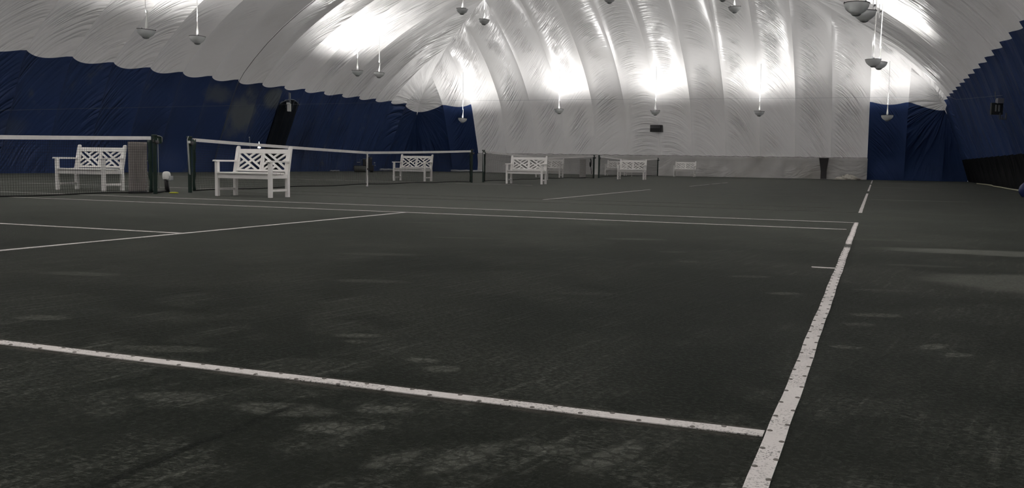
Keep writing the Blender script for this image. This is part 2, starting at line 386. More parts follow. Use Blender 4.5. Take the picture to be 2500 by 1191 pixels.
def end_panels():
    pans = []; xs = [CX-HW+.02]+[CX-HW+S0+ (2*HW-2*S0)/16*i for i in range(17)]+[CX+HW-.02]
    for i in range(len(xs)-1):
        cols = []
        for c in range(NC+1):
            t = c/NC; x = xs[i]+(xs[i+1]-xs[i])*t
            smax = min(HW, x-(CX-HW), (CX+HW)-x)
            pl = (lambda d, s, z, x=x: (x, YE-s, z))
            cols.append(column(x, t, max(smax, .02), pl, None, ROWS, cd=min(x-(CX-HW), CX+HW-x)))
        pans.append((cols, 200+i, xs[i+1]-xs[i]))
    return pans
R1, R2 = ROWS[0], ROWS[0]+ROWS[1]; RN = R2+ROWS[2]
A_H = 4.55
def radial(d, a):
    r = math.hypot(d, a-A_H); th = math.atan2(a-A_H, d)
    return (r*.30, th*5.5, 1.25*smooth(.0, .5, r)*(1-smooth(5.0, 8.5, r))+.25, .5)
def w_left(u, a, s, pid, p):
    if pid <= 2: return radial(u+(0, S0, S0+PW)[pid]-S0, a)
    far = smooth(32, 40, p.y); near = 1-smooth(24, 30, p.y)
    q = (u*1.0+a*.12)*far+(u*.75+a*.55)*(1-far)
    amp = far*(1.0-.55*smooth(5, 9, s))+near*.85*(1-.6*smooth(6, 9, s))+.12
    amp *= .45+.55*smooth(0, .4, abs(u-.96)) if far > .5 else 1
    return (a*.35-u*.2, q*4.6, min(1.1, amp), .9*smooth(.1, .4, u)*(1-smooth(.7, 1.1, u))*smooth(3, 5, s)+.25*far)
def w_right(u, a, s, pid, p):
    if pid-100 <= 2: return radial(u+(0, S0, S0+PW)[pid-100]-S0, a)
    return (a*.3, (u*1.0+a*.10)*4.0, .75*(1-.5*smooth(9, 13, s))+.15, .4)
def w_end(u, a, s, pid, p):
    i = pid-200
    if i <= 1: return radial(u+(0, S0)[i]-S0, a)
    if i >= 16: return radial((1.93-u) if i == 16 else -u, a)
    k = max(-1, min(1, (p.x+11.5)/5.0))
    q = a+k*(u+.22*u*u)*.95
    st = smooth(.12, .5, u)*(1-smooth(1.15, 1.75, u)); hi = smooth(1.6, 3.2, s); corner = smooth(9, 14, abs(p.x+11.9))
    return ((u-k*a*.3)*.5, q*4.0, (.15+.85*st)*((1-hi)*1.0+hi*(.30+.4*corner)), smooth(.3, .6, u)*(1-smooth(.9, 1.35, u))*(.15+1.0*hi))
lp = side_panels(-1); rp = side_panels(1); ep = end_panels()
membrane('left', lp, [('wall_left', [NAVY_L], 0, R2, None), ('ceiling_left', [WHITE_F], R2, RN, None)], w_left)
membrane('right', rp, [('baseboard_right', [DARK_F], 0, R1, None), ('wall_right', [NAVY], R1, R2, None), ('ceiling_right', [WHITE_F], R2, RN, None)], w_right)
def endm(pid): return 1 if (pid-200 <= 2 or pid-200 >= 15) else 0
membrane('end', ep, [('wall_back', [WHITE_F, NAVY], 0, R2, endm), ('ceiling_back', [WHITE_F], R2, RN, None)], w_end)
# front closing wall, behind the camera
mb = MB(); mb.grid([[(CX-HW+2*HW*i/40, -14.5, prof(min(16.7, HW-abs(-HW+2*HW*i/40)))*j/4) for i in range(41)] for j in range(5)])
o = struct(mb.build('wall_front', [WHITE_F]))

def surf(side, d, z, off=0.0):
    """point on the membrane: side 'l','r' (d = y) or 'e' (d = x) at height z, off metres towards the inside"""
    s = s_at(z)+off
    if side == 'l': return shear((CX-HW+s, d, z))
    if side == 'r': return shear((CX+HW-s, d, z))
    return shear((d, YE-s, z))

# grey skirt along the end wall: hangs from the hem and spreads a little on the floor
rows = []; NX = 300; x0, x1 = -23.5, -.33; W = []; A = []
for j in range(13):
    v = j/12; row = []
    for i in range(NX+1):
        x = x0+(x1-x0)*i/NX; z = (1.19+.012*math.sin(x*9)+.01*math.sin(x*23.0))*(1-v)+.012*v
        tt = ((x-(CX-HW+S0))/1.925) % 1
        drape = math.sin(v*PI)*(.10*math.sin(tt*PI)*-1+.03*math.sin(x*7+v*5))
        fl = .10+.40*v**1.6+.05*v*math.sin(x*3.1+2*math.sin(x*1.3))+.035*v*math.sin(x*8.3)
        p = surf('e', x, max(z, .02), 0)
        row.append((p.x, p.y-(fl-.05-drape*.8)*1.0+(.05 if j == 0 else 0), z)); W.append((x*.9, (v*1.2+.25*math.sin(x*1.7)+.2*x)*3.4, 0)); A.append(.9*v+.2)
    rows.append(row)
mb = MB(); mb.grid(rows); o = struct(mb.build('baseboard_back', [GREY_F]))
at = o.data.attributes.new('wr', 'FLOAT_VECTOR', 'POINT'); at.data.foreach_set('vector', [c for v in W for c in v])
a2 = o.data.attributes.new('wamp', 'FLOAT', 'POINT'); a2.data.foreach_set('value', A)
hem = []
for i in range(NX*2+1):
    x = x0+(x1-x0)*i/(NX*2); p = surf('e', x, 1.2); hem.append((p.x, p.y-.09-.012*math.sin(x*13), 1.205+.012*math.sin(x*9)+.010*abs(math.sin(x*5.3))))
struct(MB().tube(hem, .011, 5).build('hem_shadow_line', [simple('hem_shadow', (.045, .043, .042), .8, .2)]), 'thin dark shadow line drawn between the white end wall and its grey skirt')  # dark tube drawn as the shadow line under the white hem
# dark gap strip in the skirt
mb = MB(); r0 = []; 
for j in range(9):
    v = j/8; z = 1.17*(1-v)+.014; wdt = .26-.10*min(1, v*1.6); cxx = -2.62+.02*v
    p = surf('e', cxx, max(z, .02)); fl = .10+.40*v**1.6+.11
    r0.append([(cxx-wdt+2*wdt*i/6, p.y-fl-.02*math.sin(i/6*PI), z) for i in range(7)])
mb.grid(r0); o = struct(mb.build('trim_1', [simple('dark_grey_cloth', (.055, .052, .053), .8, .2, noise=.2, nscale=4)]), 'dark grey cloth strip hanging in the pale skirt of the end wall')

# dark doorway flap in the left wall with a pale gathered arch at its head
mb = MB(); rows = []
for j in range(19):
    v = j/18; row = []
    for i in range(13):
        y = 36.35+1.8*i/12; arch = 3.62-.25*((i-6)/6)**2*1.0; z = arch*v+.01
        p = surf('l', y, max(.02, z), .10+.05*math.sin(i*1.9)); row.append(p)
    rows.append(row)
mb.grid(rows); o = struct(mb.build('door_1', [FLAP]), 'black doorway flap in the navy left wall')
mb = MB(); mb.tube([surf('l', 36.35+1.8*i/14, 3.62-.25*((i-7)/7)**2+.015*math.sin(i*2.3), .14) for i in range(15)], [.03+.018*math.sin(i*2.7) for i in range(15)], 6)
for k in (4, 9, 12): mb.tube([surf('l', 36.35+1.8*k/14, 3.6, .15), surf('l', 36.4+1.8*k/14, 3.25-.05*k/4, .16)], .012, 5)
struct(mb.build('trim_2', [simple('pale_blue_cloth', (.13, .15, .19), .7, .3)]), 'gathered pale cloth edge over the black doorway flap')

# ------------------------------------------------------------------ floor
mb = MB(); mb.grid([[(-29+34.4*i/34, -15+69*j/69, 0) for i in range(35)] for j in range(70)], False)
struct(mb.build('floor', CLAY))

# ------------------------------------------------------------------ court line tapes
def nails_for(o, x0, y0, x1, y1, wid, along, sp, lim, parts):
    pass
nail_mesh = MB().lathe([(.0005, .0022), (.0045, .0018), (.0068, .0006), (.0072, -.001)], 12).build('nail', NAIL)
NM = nail_mesh.data; bpy.data.objects.remove(nail_mesh)
LW = .0508
def tape(x0, y0, x1, y1, label, mat=TAPE, nails=None, group=None):
    """a taped line, axis aligned, centred on its run"""
    mb = MB(); horiz = abs(x1-x0) > abs(y1-y0); L = abs(x1-x0) if horiz else abs(y1-y0); n = max(2, int(L/.15))
    ox, oy = min(x0, x1), min(y0, y1); h = .003; rows = [[], [], [], []]
    for i in range(n+1):
        a = L*i/n; wob = .0016*math.sin(a*3.7)+.0012*math.sin(a*11)
        for r, (q, z) in enumerate(((-LW/2, .0), (-LW/2, h), (LW/2, h), (LW/2, .0))):
            rows[r].append((a, q+wob, z+.0008) if horiz else (q+wob, a, z+.0008))
    mb.grid(rows, False)
    mb.poly([rows[r][0] for r in range(4)]); mb.poly([rows[r][-1] for r in range(4)][::-1])
    o = mb.build('court_line', mat, loc=(ox, oy, 0)); tag(o, label, 'line', group)
    if nails:
        lst = []
        for k in range(int(L/nails)):
            for sd in (-1, 1):
                a = nails*(k+.5)+(nails*.45 if sd > 0 else 0); q = sd*(LW/2-.0062)+random.uniform(-.0015, .0015)
                if a < L: lst.append((a+random.uniform(-.008, .008), q))
        def dist(p):
            wx, wy = (ox+p[0], oy+p[1]) if horiz else (ox+p[1], oy+p[0]); return math.hypot(wx-.176, wy+2.289)+(50 if wy < -1.2 else 0)
        lst.sort(key=dist); rest = MB()
        for i, (a, q) in enumerate(lst):
            p = (a, q, .0042) if horiz else (q, a, .0042)
            if i < 90:
                c = bpy.data.objects.new('nail', NM); COL.objects.link(c); c.parent = o; c.location = p; c.rotation_euler = (0, 0, i); c.scale = (1.0, 1.0, 1)
            else: rest.lathe([(.0005, .0022), (.0068, .0006), (.0072, -.001)], 6, p)
        if rest.v:
            r = rest.build('nail', NAIL, o); r['kind'] = 'stuff'
    return o
SX = -5.46
NY = [10.67, 11.57, 24.55, 25.48, 38.2, 39.0, 51.4]; NX_ = -11.885
tape(-.0255, -1.37, -.0255, 9.6, 'long white nailed baseline tape running from the bottom edge up the right side', TAPE_N, .15)
tape(-23.7, .025, -.056, .025, 'white nailed sideline tape crossing the foreground from left to the baseline', TAPE, .15)
tape(-23.7, 8.205, -.10, 8.205, 'thin white sideline tape touching the far end of the service line', TAPE)
tape(-23.7, 9.575, -.056, 9.575, 'thin white outer sideline tape ending at the top corner of the nearest baseline', TAPE)
tape(SX, .05, SX, 8.18, 'white service line tape slanting across the left half of the nearest court', TAPE)
tape(-11.8, 4.09, SX-.027, 4.09, 'white centre line tape coming from the left edge to the service line', TAPE)
tape(-.20, 4.10, -.052, 4.10, 'short white centre mark tape jutting left from the nearest baseline', TAPE)
o2, o3, o4 = 13.617, 27.215, 40.9
tape(-.0255, o2-1.37, -.0255, o2+9.6, 'white baseline tape of the second court, just past the gap', TAPE)
tape(-.0255, o3-1.37, -.0255, o3+9.6, 'white baseline tape of the third court, short and far off', TAPE)
tape(-.0255, o4-1.37, -.0255, o4+9.6, 'farthest white baseline tape, a short dash near the end wall', TAPE)
tape(SX+.04, o2-.25, SX+.04, o2+8.18, 'white service line tape slanting across the second court', TAPE)
tape(SX+.18, o3-.6, SX+.18, o3+7.2, 'short faint white service line tape on the third court near the end wall', TAPE_W)
tape(-11.5, o2+.03, -.5, o2+.03, 'broken sideline tape half buried in clay on the second court', TAPE_B)
tape(-11.5, o2-1.34, -.06, o2-1.34, 'almost buried outer sideline tape by the near end of the second baseline', TAPE_B)
tape(-18.33, .05, -18.33, 8.18, 'faint white service line tape seen through the nearest net', TAPE_B)
tape(-23.7, 4.09, -18.4, 4.09, 'faint white centre line tape far behind the nearest net', TAPE_B)
tape(-23.7, o2+.03, -12.2, o2+.03, 'pale sideline tape behind the second net, showing between the two posts', TAPE_W)
tape(-23.7, o2+9.57, -9.3, o2+9.57, 'pale sideline tape passing between the posts at the far end of the second net', TAPE_W)

# ------------------------------------------------------------------ benches
def bar(mb, a, b, wd, th, nrm):
    """flat strip from a to b, width wd in the plane, thickness th along nrm"""
    a, b, nrm = Vector(a), Vector(b), Vector(nrm).normalized(); d = (b-a); L = d.length; d.normalize(); c = nrm.cross(d)
    m = Matrix((d, c, nrm)).transposed().to_4x4(); m.translation = a
    mb.box((0, -wd/2, -th/2), (L, wd/2, th/2), m)
def make_bench():
    root = empty('garden_bench', '', 'bench', group='white lattice-back benches between the courts')
    W2, D2, LG = .595, .27, .062
    for sx in (-1, 1):
        xa, xb = sorted((sx*W2, sx*(W2-LG)))
        MB().box((xa, -D2, 0), (xb, -D2+LG, .602)).build('leg', BENCH, root, .005)
        # rear leg: straight to the seat, then leaning back, rounded head
        mb = MB(); sec = [(D2-LG, D2, 0), (D2-LG, D2, .43), (D2-LG+.095, D2+.085, .845), (D2-LG+.102, D2+.090, .872), (D2-LG+.112, D2+.084, .886)]
        rows = []
        for i, (ya, yb, z) in enumerate(sec):
            e = (.0, .0, .0, .006, .018)[i]
            rows.append([(xa+e, ya, z), (xb-e, ya, z), (xb-e, yb, z), (xa+e, yb, z)])
        mb.grid(rows, False, closed=True); mb.poly(rows[0][::-1]); mb.poly(rows[-1]); mb.build('leg', BENCH, root, .004)
        xo = sx*(W2-LG/2)
        mb = MB(); 
        pr = [(-D2-.045, .612), (-D2-.03, .632), (D2+.02, .632), (D2+.02, .604), (-D2-.04, .602)]
        a = [(xo-.042, y, z) for y, z in pr]; b = [(xo+.042, y, z) for y, z in pr]
        mb.grid([a, b], False, closed=True); mb.poly(a); mb.poly(b[::-1]); mb.build('armrest', BENCH, root, .006)
        MB().box((xo-.016, -D2+LG-.002, .10), (xo+.016, D2-LG+.002, .142)).build('stretcher', BENCH, root, .004)
        MB().box((xo-.014, -D2+LG-.002, .325), (xo+.014, D2-LG+.002, .398)).build('side_rail', BENCH, root, .003)
    MB().box((-W2+LG-.002, -D2+.012, .315), (W2-LG+.002, -D2+.042, .398)).build('apron', BENCH, root, .003)
    MB().box((-W2+LG-.002, D2-.045, .32), (W2-LG+.002, D2-.02, .398)).build('rear_rail', BENCH, root, .003)
    mb = MB()
    n = 5
    for k in range(n):
        ya = -D2-.028+(2*D2-.03)*k/n; yb = -D2-.028+(2*D2-.03)*(k+1)/n-.008
        dz = -.008*math.sin((k+.5)/n*PI)
        mb.box((-W2+.002 if k else -W2+.05, ya, .400+dz), (W2-.002 if k else W2-.05, yb, .428+dz)) if 0 < k < n-1 else mb.box((-W2+LG+.003, ya, .400+dz), (W2-LG-.003, yb, .428+dz))
    mb.build('seat', BENCH, root, .004)
    # back: leaning frame with two lattice panels
    def bp(x, z):                      # point in the leaning back plane
        t = (z-.43)/.415; return Vector((x, D2-LG/2+.095*max(0, t), z))
    nrm = (bp(0, .43)-bp(0, .83)).cross(Vector((1, 0, 0))).normalized()
    def rail(mb, xa, za, xb, zb, wd, th): bar(mb, bp(xa, za), bp(xb, zb), wd, th, nrm)
    xi = W2-LG
    mb = MB(); rail(mb, -xi-.002, .792, xi+.002, .792, .078, .032)
    rail(mb, -xi-.002, .455, xi+.002, .455, .036, .030); fr = mb.build('backrest', BENCH, root, .004)
    for sx in (-1, 1):
        c = sx*(xi/2); hw = xi/2-.004; zt, zb = .756, .470
        mb = MB()
        sw = .032
        rail(mb, c-hw+sw/2, zb, c-hw+sw/2, zt, sw, .027); rail(mb, c+hw-sw/2, zb, c+hw-sw/2, zt, sw, .027)
        u0, u1 = c-hw+sw, c+hw-sw
        def P(u, v): return u0+(u1-u0)*u, zt+(zb-zt)*v
        for (ua, va, ub, vb, th) in ((.17,0,1,.83,.022), (0,.17,.83,1,.022), (0,1,1,0,.019), (.66,0,.415,.245,.019), (.245,.415,0,.66,.019), (1,.34,.755,.585,.019), (.585,.755,.34,1,.019)):
            (xa, za), (xb, zb_) = P(ua, va), P(ub, vb)
            d = Vector((xb-xa, 0, zb_-za)).normalized()*.012
            rail(mb, xa-d.x, za-d.z, xb+d.x, zb_+d.z, .034, th)
        mb.build('lattice_panel', BENCH, fr)
    return root
BG = [(-14.03, 11.24, 'white lattice-back bench behind the nearest net', 2), (-9.97, 10.94, 'largest white lattice-back bench, in front of the second net, beside its near post', -1),
      (-14.12, 24.75, 'white lattice-back bench behind the second net near its far post', 1), (-10.05, 24.65, 'white lattice-back bench in front of the third net', 5),
      (-13.83, 37.6, 'white lattice-back bench behind the third net, half hidden by the bench in front', 1), (-9.80, 37.0, 'white lattice-back bench in front of the farthest net', 3),
      (-13.95, 49.6, 'white lattice-back bench behind the farthest net, partly hidden', 1), (-9.98, 49.8, 'white lattice-back bench alone against the grey skirt of the end wall', 2)]
bench = make_bench()
for i, (x, y, lab, rz) in enumerate(BG):
    b = bench if i == 0 else copy_tree(bench)
    b.location = (x, y, 0); b.rotation_euler = (0, 0, math.radians(rz)); b['label'] = lab

# ------------------------------------------------------------------ net posts and nets
def make_post(y, inner, label, rope=False, tail=False):
    root = empty('net_post', label, 'net post', (NX_, y, 0), 0, 'dark green net posts')
    r = .027
    MB().box((-r, -r, 0), (r, r, 1.03)).build('shaft', GREEN, root, .006)
    MB().box((-r-.012, -r-.012, 1.025), (r+.012, r+.012, 1.062)).build('cap', GREEN, root, .008)
    mb = MB(); mb.lathe([(.001, .0), (.035, .0), (.035, .05), (.001, .05)], 14)
    m = Matrix.Rotation(PI/2, 4, 'Y'); mb.v = [m @ v+Vector((r, 0, .93)) for v in mb.v]; mb.build('winch', MIDM, root)
    MB().box((-r-.02, inner*r, .93), (-r+.045, inner*(r+.03), .985)).build('bracket', RIM, root, .004)
    if rope:
        o = -inner
        pts = [(.02, o*.045, 1.06), (.025, o*.085, 1.0), (.03, o*.075, .7), (.03, o*.052, .36), (.03, o*.025, .34), (.03, o*.04, .5), (.03, o*.066, .93)]
        rp = MB().tube(pts, .008, 6).build('rope', ROPE, root)
        MB().box((.02, o*.05, .93), (.07, o*.085, .975)).build('rope_cleat', WHITEP, rp, .004)
    if tail:
        MB().box((-.01, -inner*r, .905), (.0, -inner*(r+.15), 1.035)).build('tail_flap', GREEN, root)
        MB().tube([(.005, -inner*r, 1.045), (.005, -inner*(r+.1), 1.04), (.005, -inner*(r+.155), 1.025), (.005, -inner*(r+.16), .93)], .008, 6).build('rope', ROPE, root)
        MB().tube([(.045, -inner*(r+.008), 1.0), (.046, -inner*(r+.01), .1)], .006, 6).build('pull_cord', ROPE, root)
    return root
make_post(NY[0], -1, 'dark green post at the right end of the nearest net, with a small flap', tail=True)
make_post(NY[1], 1, 'dark green post with a hanging rope at the near end of the second net', rope=True)
make_post(NY[2], -1, 'dark green post at the far end of the second net')
make_post(NY[3], 1, 'dark green post with a hanging rope at the near end of the third net', rope=True)
make_post(NY[4], -1, 'black-looking post at the far end of the third net')
make_post(NY[5], 1, 'black-looking post at the near end of the farthest net')
make_post(NY[6], -1, 'slim post at the far end of the farthest net, against the grey skirt')

def make_net(ya, yb, label, strap=True, clip=None):
    L = yb-ya; root = empty('tennis_net', label, 'net', (NX_, ya, 0), 0, 'tennis nets')
    def zt(y):
        t = abs(2*y/L-1); return .885+.145*(.75*t+.25*t*t)
    def zb(y):
        t = 2*y/L-1; return .035+.02*(1-t*t)+.008*math.sin(y*2.3)
    def xo(y, v): return .03*math.sin(y*.9+1)*math.sin(v*PI)
    ys = [.05+(L-.1)*i/60 for i in range(61)]
    a = .006; rows = []
    prof_ = [(-a, 0), (-a*1.2, -.03), (-a, -.062), (a, -.062), (a*1.2, -.03), (a, 0)]
    for (px, pz) in prof_: rows.append([(px, y, zt(y)+pz) for y in ys])
    rows.append(rows[0])
    mb = MB(); mb.grid(rows, False); mb.build('headband', BAND, root)
    # cords
    mb = MB(); sp = .045; n = int((L-.16)/sp); nh = 21
    def tri(pts, r):
        b = len(mb.v)
        for p in pts:
            for k in range(3):
                th = 2*PI*k/3; mb.v.append(Vector((p[0]+r*math.cos(th), p[1]+r*math.sin(th)*.7, p[2]+r*math.sin(th)*.7)))
        for i in range(len(pts)-1):
            for k in range(3):
                mb.f.append([b+i*3+k, b+i*3+(k+1)%3, b+(i+1)*3+(k+1)%3, b+(i+1)*3+k]); mb.sm.append(False); mb.mi.append(0)
    R = .0021
    lo = 0 if clip is None else clip
    for i in range(n+1):
        y = .08+sp*i
        if y < lo: continue
        t0, b0 = zt(y)-.05, zb(y)
        jit = .012*math.sin(y*5.1); 
        tri([(xo(y, v)+0, y+jit*math.sin(v*PI)+.01*math.sin(y*1.7)*v, t0+(b0-t0)*v) for v in (0, .33, .66, 1)], R)
    for j in range(1, nh+1):
        v = j/nh; rr = R*1.0 if j > 5 else R*1.45
        tri([(xo(y, v), y, (zt(y)-.05)*(1-v)+zb(y)*v+.004*math.sin(y*6+j*2)) for y in ys if y >= lo], rr)
    mb.build('mesh', NETBLK, root)
    MB().tube([(xo(y, 1), y, zb(y)) for y in ys if y >= lo], .011, 5).build('bottom_cord', NETBLK, root)
    for sgn, yy in ((1, .045), (-1, L-.045)):
        if yy < lo: continue
        mb = MB(); rr = []
        for j in range(11):
            v = j/10; z = zt(yy)*(1-v)-.02+.05*v; wd = (.085-.03*v+.014*math.sin(j*2.1)); rr.append([(.004, yy-sgn*.02, z), (.008*math.sin(j), yy+sgn*wd*.5, z), (.003, yy+sgn*wd, z)])
        mb.grid(rr); s = mb.build('side_sleeve', GREEN, root)
        md = s.modifiers.new('thick', 'SOLIDIFY'); md.thickness = .006
    if strap:
        yc = L/2
        mb = MB(); mb.box((-.012, yc-.026, .0), (-.009, yc+.026, zt(yc)+.003)); mb.box((.009, yc-.026, .0), (.012, yc+.026, zt(yc)+.003)); mb.box((-.012, yc-.026, zt(yc)), (.012, yc+.026, zt(yc)+.004))
        cs = mb.build('centre_strap', BAND, root)
        MB().box((.011, yc-.03, .42), (.016, yc+.03, .46)).build('strap_buckle', MIDM, cs)
    return root
make_net(NY[0]-12.8, NY[0]-.04, 'nearest tennis net, cut off by the left edge, bench behind it', strap=True, clip=7.5)
make_net(NY[1]+.04, NY[2]-.04, 'wide tennis net with a white centre strap, second along')
make_net(NY[3]+.04, NY[4]-.04, 'third tennis net, passing behind a white bench')
make_net(NY[5]+.04, NY[6]-.04, 'farthest tennis net, sagging white band below the end wall')

# boards behind the nets
def board(x, y0, y1, h, label, mat=None):
    root = empty('leaning_board', label, 'board', (x, y0, 0), 0, 'grey-brown boards behind nets')
    L = y1-y0
    MB().box((-.012, 0, .01), (.012, L, h)).build('sheet', mat or PANELM, root, .003)
    MB().box((-.018, 0, .0), (.018, L, .05)).build('foot_rail', MIDM, root)
    return root
board(-12.25, 10.42, 10.86, .93, 'grey-brown board standing behind the nearest net beside its post')
board(-12.2, 37.05, 37.95, .86, 'pale grey board standing behind the third net by its far post', simple('pale_grey_board', (.50, .48, .465), .8, .2, noise=.1, nscale=6))
mb = MB(); c = [(-11.99, 37.98+.09*math.sin(t*2*PI)+.02*t, .70+.17*math.cos(t*2*PI)) for t in [k/14 for k in range(12)]]+[(-11.98, 38.0+.14*k/6, .62-.42*k/6) for k in range(7)]
tag(mb.tube(c, [.026 if i < 11 else .014 for i in range(19)], 6).build('cord_loop', DARKM), 'black cord loop hanging on the third net beside its far post', 'cord')
mb = MB()
c = [(-12.02+.02*math.sin(i*1.7), 10.60+.028*math.sin(i*2.3), .62-.60*i/24) for i in range(25)]
tag(mb.tube(c, [.006+.003*math.sin(i*3) for i in range(25)], 5).build('lacing_cord', ROPE), 'tangled pale lacing cord beside the post of the nearest net', 'cord')

# stub between the posts, cable, yellow disc
root = empty('floor_outlet', 'short dark stub post with a pale plastic cap between two net posts', 'outlet post', (-12.4, 11.52, 0))
MB().tube([(0, 0, 0), (0, -.03, .27)], .028, 10).build('stem', DARKM, root)
MB().tube([(.03, .03, 0), (.03, 0, .25)], .014, 8).build('pipe', MIDM, root)
MB().lathe([(.066, .0), (.074, .03), (.074, .10), (.06, .135), (.03, .148), (.001, .15)], 18, (0, -.0, .245)).build('cap', WHITEP, root)
MB().lathe([(.078, .0), (.082, .02), (.080, .075), (.075, .085)], 18, (.015, .045, .225)).build('cover', CLEAR, root)
tag(MB().tube([(-12.02, 10.73, .05), (-12.08, 10.85, .03), (-12.15, 11.05, .022), (-12.3, 11.3, .022), (-12.38, 11.46, .03)], .02, 8).build('cable', DARKM), 'thick black cable on the floor from the green post to the stub post', 'cable')
mb = MB(); mb.lathe([(.001, .002), (.075, .002), (.085, .008), (.075, .02), (.03, .026), (.001, .026)], 24)
tag(mb.build('rubber_disc', YELLOW, loc=(-11.87, 11.12, 0)), 'flat yellow rubber disc lying on the clay between two net posts', 'disc')

# ------------------------------------------------------------------ pendant uplights
def make_lamp():
    root = empty('pendant_light', '', 'pendant light', group='bowl uplights hung from the dome')
    R = .285
    pr = [(R*math.cos(a)**.8 if a < 1.5 else .02, -.255*math.sin(a)) for a in [i*1.45/12 for i in range(13)]]
    outer = [(R, .0)]+[(R*(1-(i/10)**2.3*.80), -.275*(i/10)**.95) for i in range(1, 11)]
    inner = [(max(.01, r-.012), z+.006) for r, z in outer][::-1]
    bw = MB().lathe(outer, 48, flute=.006).lathe(inner, 24).build('bowl', BOWLM, root)
    MB().lathe([(.118, -.235), (.108, -.262), (.085, -.284), (.05, -.297), (.001, -.30)], 24).build('base_cap', BOWLD, bw)
    rim = [(R+.004+.011*math.cos(t), .002+.009*math.sin(t)) for t in [2*PI*i/8 for i in range(9)]]
    MB().lathe(rim, 40).build('rim', RIM, bw)
    for k in range(3):
        th = 2*PI*k/3+.4; MB().box((-.012, -.012, -.012), (.012, .012, .02), Matrix.Translation((R*math.cos(th), R*math.sin(th), .006))).build('clip', RIM, bw)
    MB().lathe([(.036, -.02), (.045, .08), (.043, .14), (.026, .30), (.016, .52), (.012, .60), (.008, .62)], 14).build('cord_cover', WHITEP, root)
    MB().lathe([(.05, -.16), (.065, -.10), (.06, -.045), (.04, -.03), (.001, -.03)], 14).build('lamp_socket', BOWLD, root)
    return root
LAMPS = [  # x, y, z(rim), scale, label, hook
 (-23.3, 22.65, 5.0, 1.06, 'bowl uplight under a pulley at upper left, left of a matching one', True),
 (-23.3, 25.2, 5.1, 1.0, 'bowl uplight at upper left, right of the one under a pulley', False),
 (-23.6, 36.9, 5.01, .95, 'bowl uplight above the navy left wall, left of the pair beside the brightest glow', False),
 (-23.6, 39.0, 5.11, .95, 'bowl uplight above the navy left wall, right of the pair beside the brightest glow', False),
 (-16.2, 33.0, 7.0, .82, 'left of two bowl uplights near the top edge, above the left corner ridge', False),
 (-16.46, 35.9, 7.0, .82, 'right of two bowl uplights near the top edge, slightly lower than its neighbour', False),
 (-9.64, 32.2, 7.0, .8, 'bowl uplight cut by the top edge, alone above the middle of the end wall', False),
 (-5.43, 35.65, 7.0, .84, 'bowl uplight with its cord showing near the top, beside a cut-off one', False),
 (-5.47, 32.9, 7.0, .84, 'bowl uplight almost wholly cut by the top edge', False),
 (-.465, 21.7, 4.62, 1.02, 'largest bowl uplight, at upper right in front of another bowl', False),
 (-.31, 23.5, 4.72, 1.0, 'bowl uplight at upper right, half covered by the largest bowl', False),
 (-.15, 35.4, 4.76, 1.0, 'bowl uplight on a long cord at right, in front of a smaller one', True),
 (.07, 36.6, 4.78, 1.0, 'bowl uplight on a long cord at right, tucked behind another bowl', True),
 (-23.2, 48.3, 3.26, .92, 'small bowl uplight in front of the left navy corner of the end wall', False),
 (-17.14, 48.5, 3.77, .92, 'small bowl uplight under a round glow, leftmost on the white end wall', False),
 (-11.53, 48.75, 3.68, .94, 'small bowl uplight above the dark vent box on the white end wall', False),
 (-5.88, 49.0, 3.62, .95, 'small bowl uplight under a round glow, rightmost on the white end wall', False),
 (.54, 49.3, 3.39, 1.03, 'bowl uplight in front of the right navy panel of the end wall', False)]
def z_mem(x, y):
    s = min(HW-abs(x-CX), YE+.05*(x-4.8)*smooth(25, 50, y)-y); return prof(s)
lamp0 = make_lamp()
lamps = [lamp0]+[copy_tree(lamp0) for _ in LAMPS[1:]]
def spot(x, y, z, p, ang=160):
    l = bpy.data.lights.new('uplight', 'SPOT'); l.energy = p; l.spot_size = math.radians(ang); l.spot_blend = .75; l.shadow_soft_size = .06; l.color = (1, .985, .965)
    o = bpy.data.objects.new('uplight', l); COL.objects.link(o); o.location = (x, y, z); o.rotation_euler = (PI, 0, 0); return o
for i, (x, y, z, s, lab, hook) in enumerate(LAMPS):
    b = lamps[i]
    b.location = (x, y, z); b.scale = (s, s, s); b['label'] = lab; b.rotation_euler = (math.radians(random.uniform(-4, 4)), math.radians(random.uniform(-4, 4)), random.uniform(0, 6))
    if i == 0: b.rotation_euler = (math.radians(3), math.radians(5), .4)
    Minv = (Matrix.Translation(b.location) @ b.rotation_euler.to_matrix().to_4x4() @ Matrix.Scale(s, 4)).inverted()
    zt = z_mem(x, y)-.02
    pts = [(x, y, z+.55*s)]
    if hook:
        hz = z+ (1.35 if x < -10 else 2.0); dx = -.05 if x < -10 else .02
        hz = min(hz, zt-.3)
        pts += [(x+dx*.3, y, (z+hz)/2), (x+dx, y, hz), (x+dx, y, zt)]
        MB().tube([Minv @ Vector(p) for p in ((x+dx-.12, y, zt), (x+dx-.12, y, hz+.06), (x+dx-.11, y, hz-.22))], .009, 6).build('pull_rope', CABLE, b)
        mb = MB(); m = Matrix.Rotation(PI/2, 4, 'Y'); k0 = len(mb.v)
        mb.lathe([(.001, -.02), (.06, -.02), (.045, 0), (.06, .02), (.001, .02)], 14); mb.v = [Minv @ (Matrix.Translation((x+dx-.06, y, hz)) @ Matrix.Rotation(.4, 4, 'Z') @ m @ v) for v in mb.v]
        mb.build('pulley', RIM, b)
    else: pts += [(x+.01, y, (z+zt)/2), (x, y, zt)]
    MB().tube([Minv @ Vector(p) for p in pts], .011 if not (hook and x > -10) else .018, 6).build('cord', WHITEP, b)
    if i >= 13: spot(x, y, z+.035, 950, 172)
    elif 4 <= i <= 8: spot(x, y, z+.035, 380, 150)
    else: spot(x, y, z+.035, 1150)
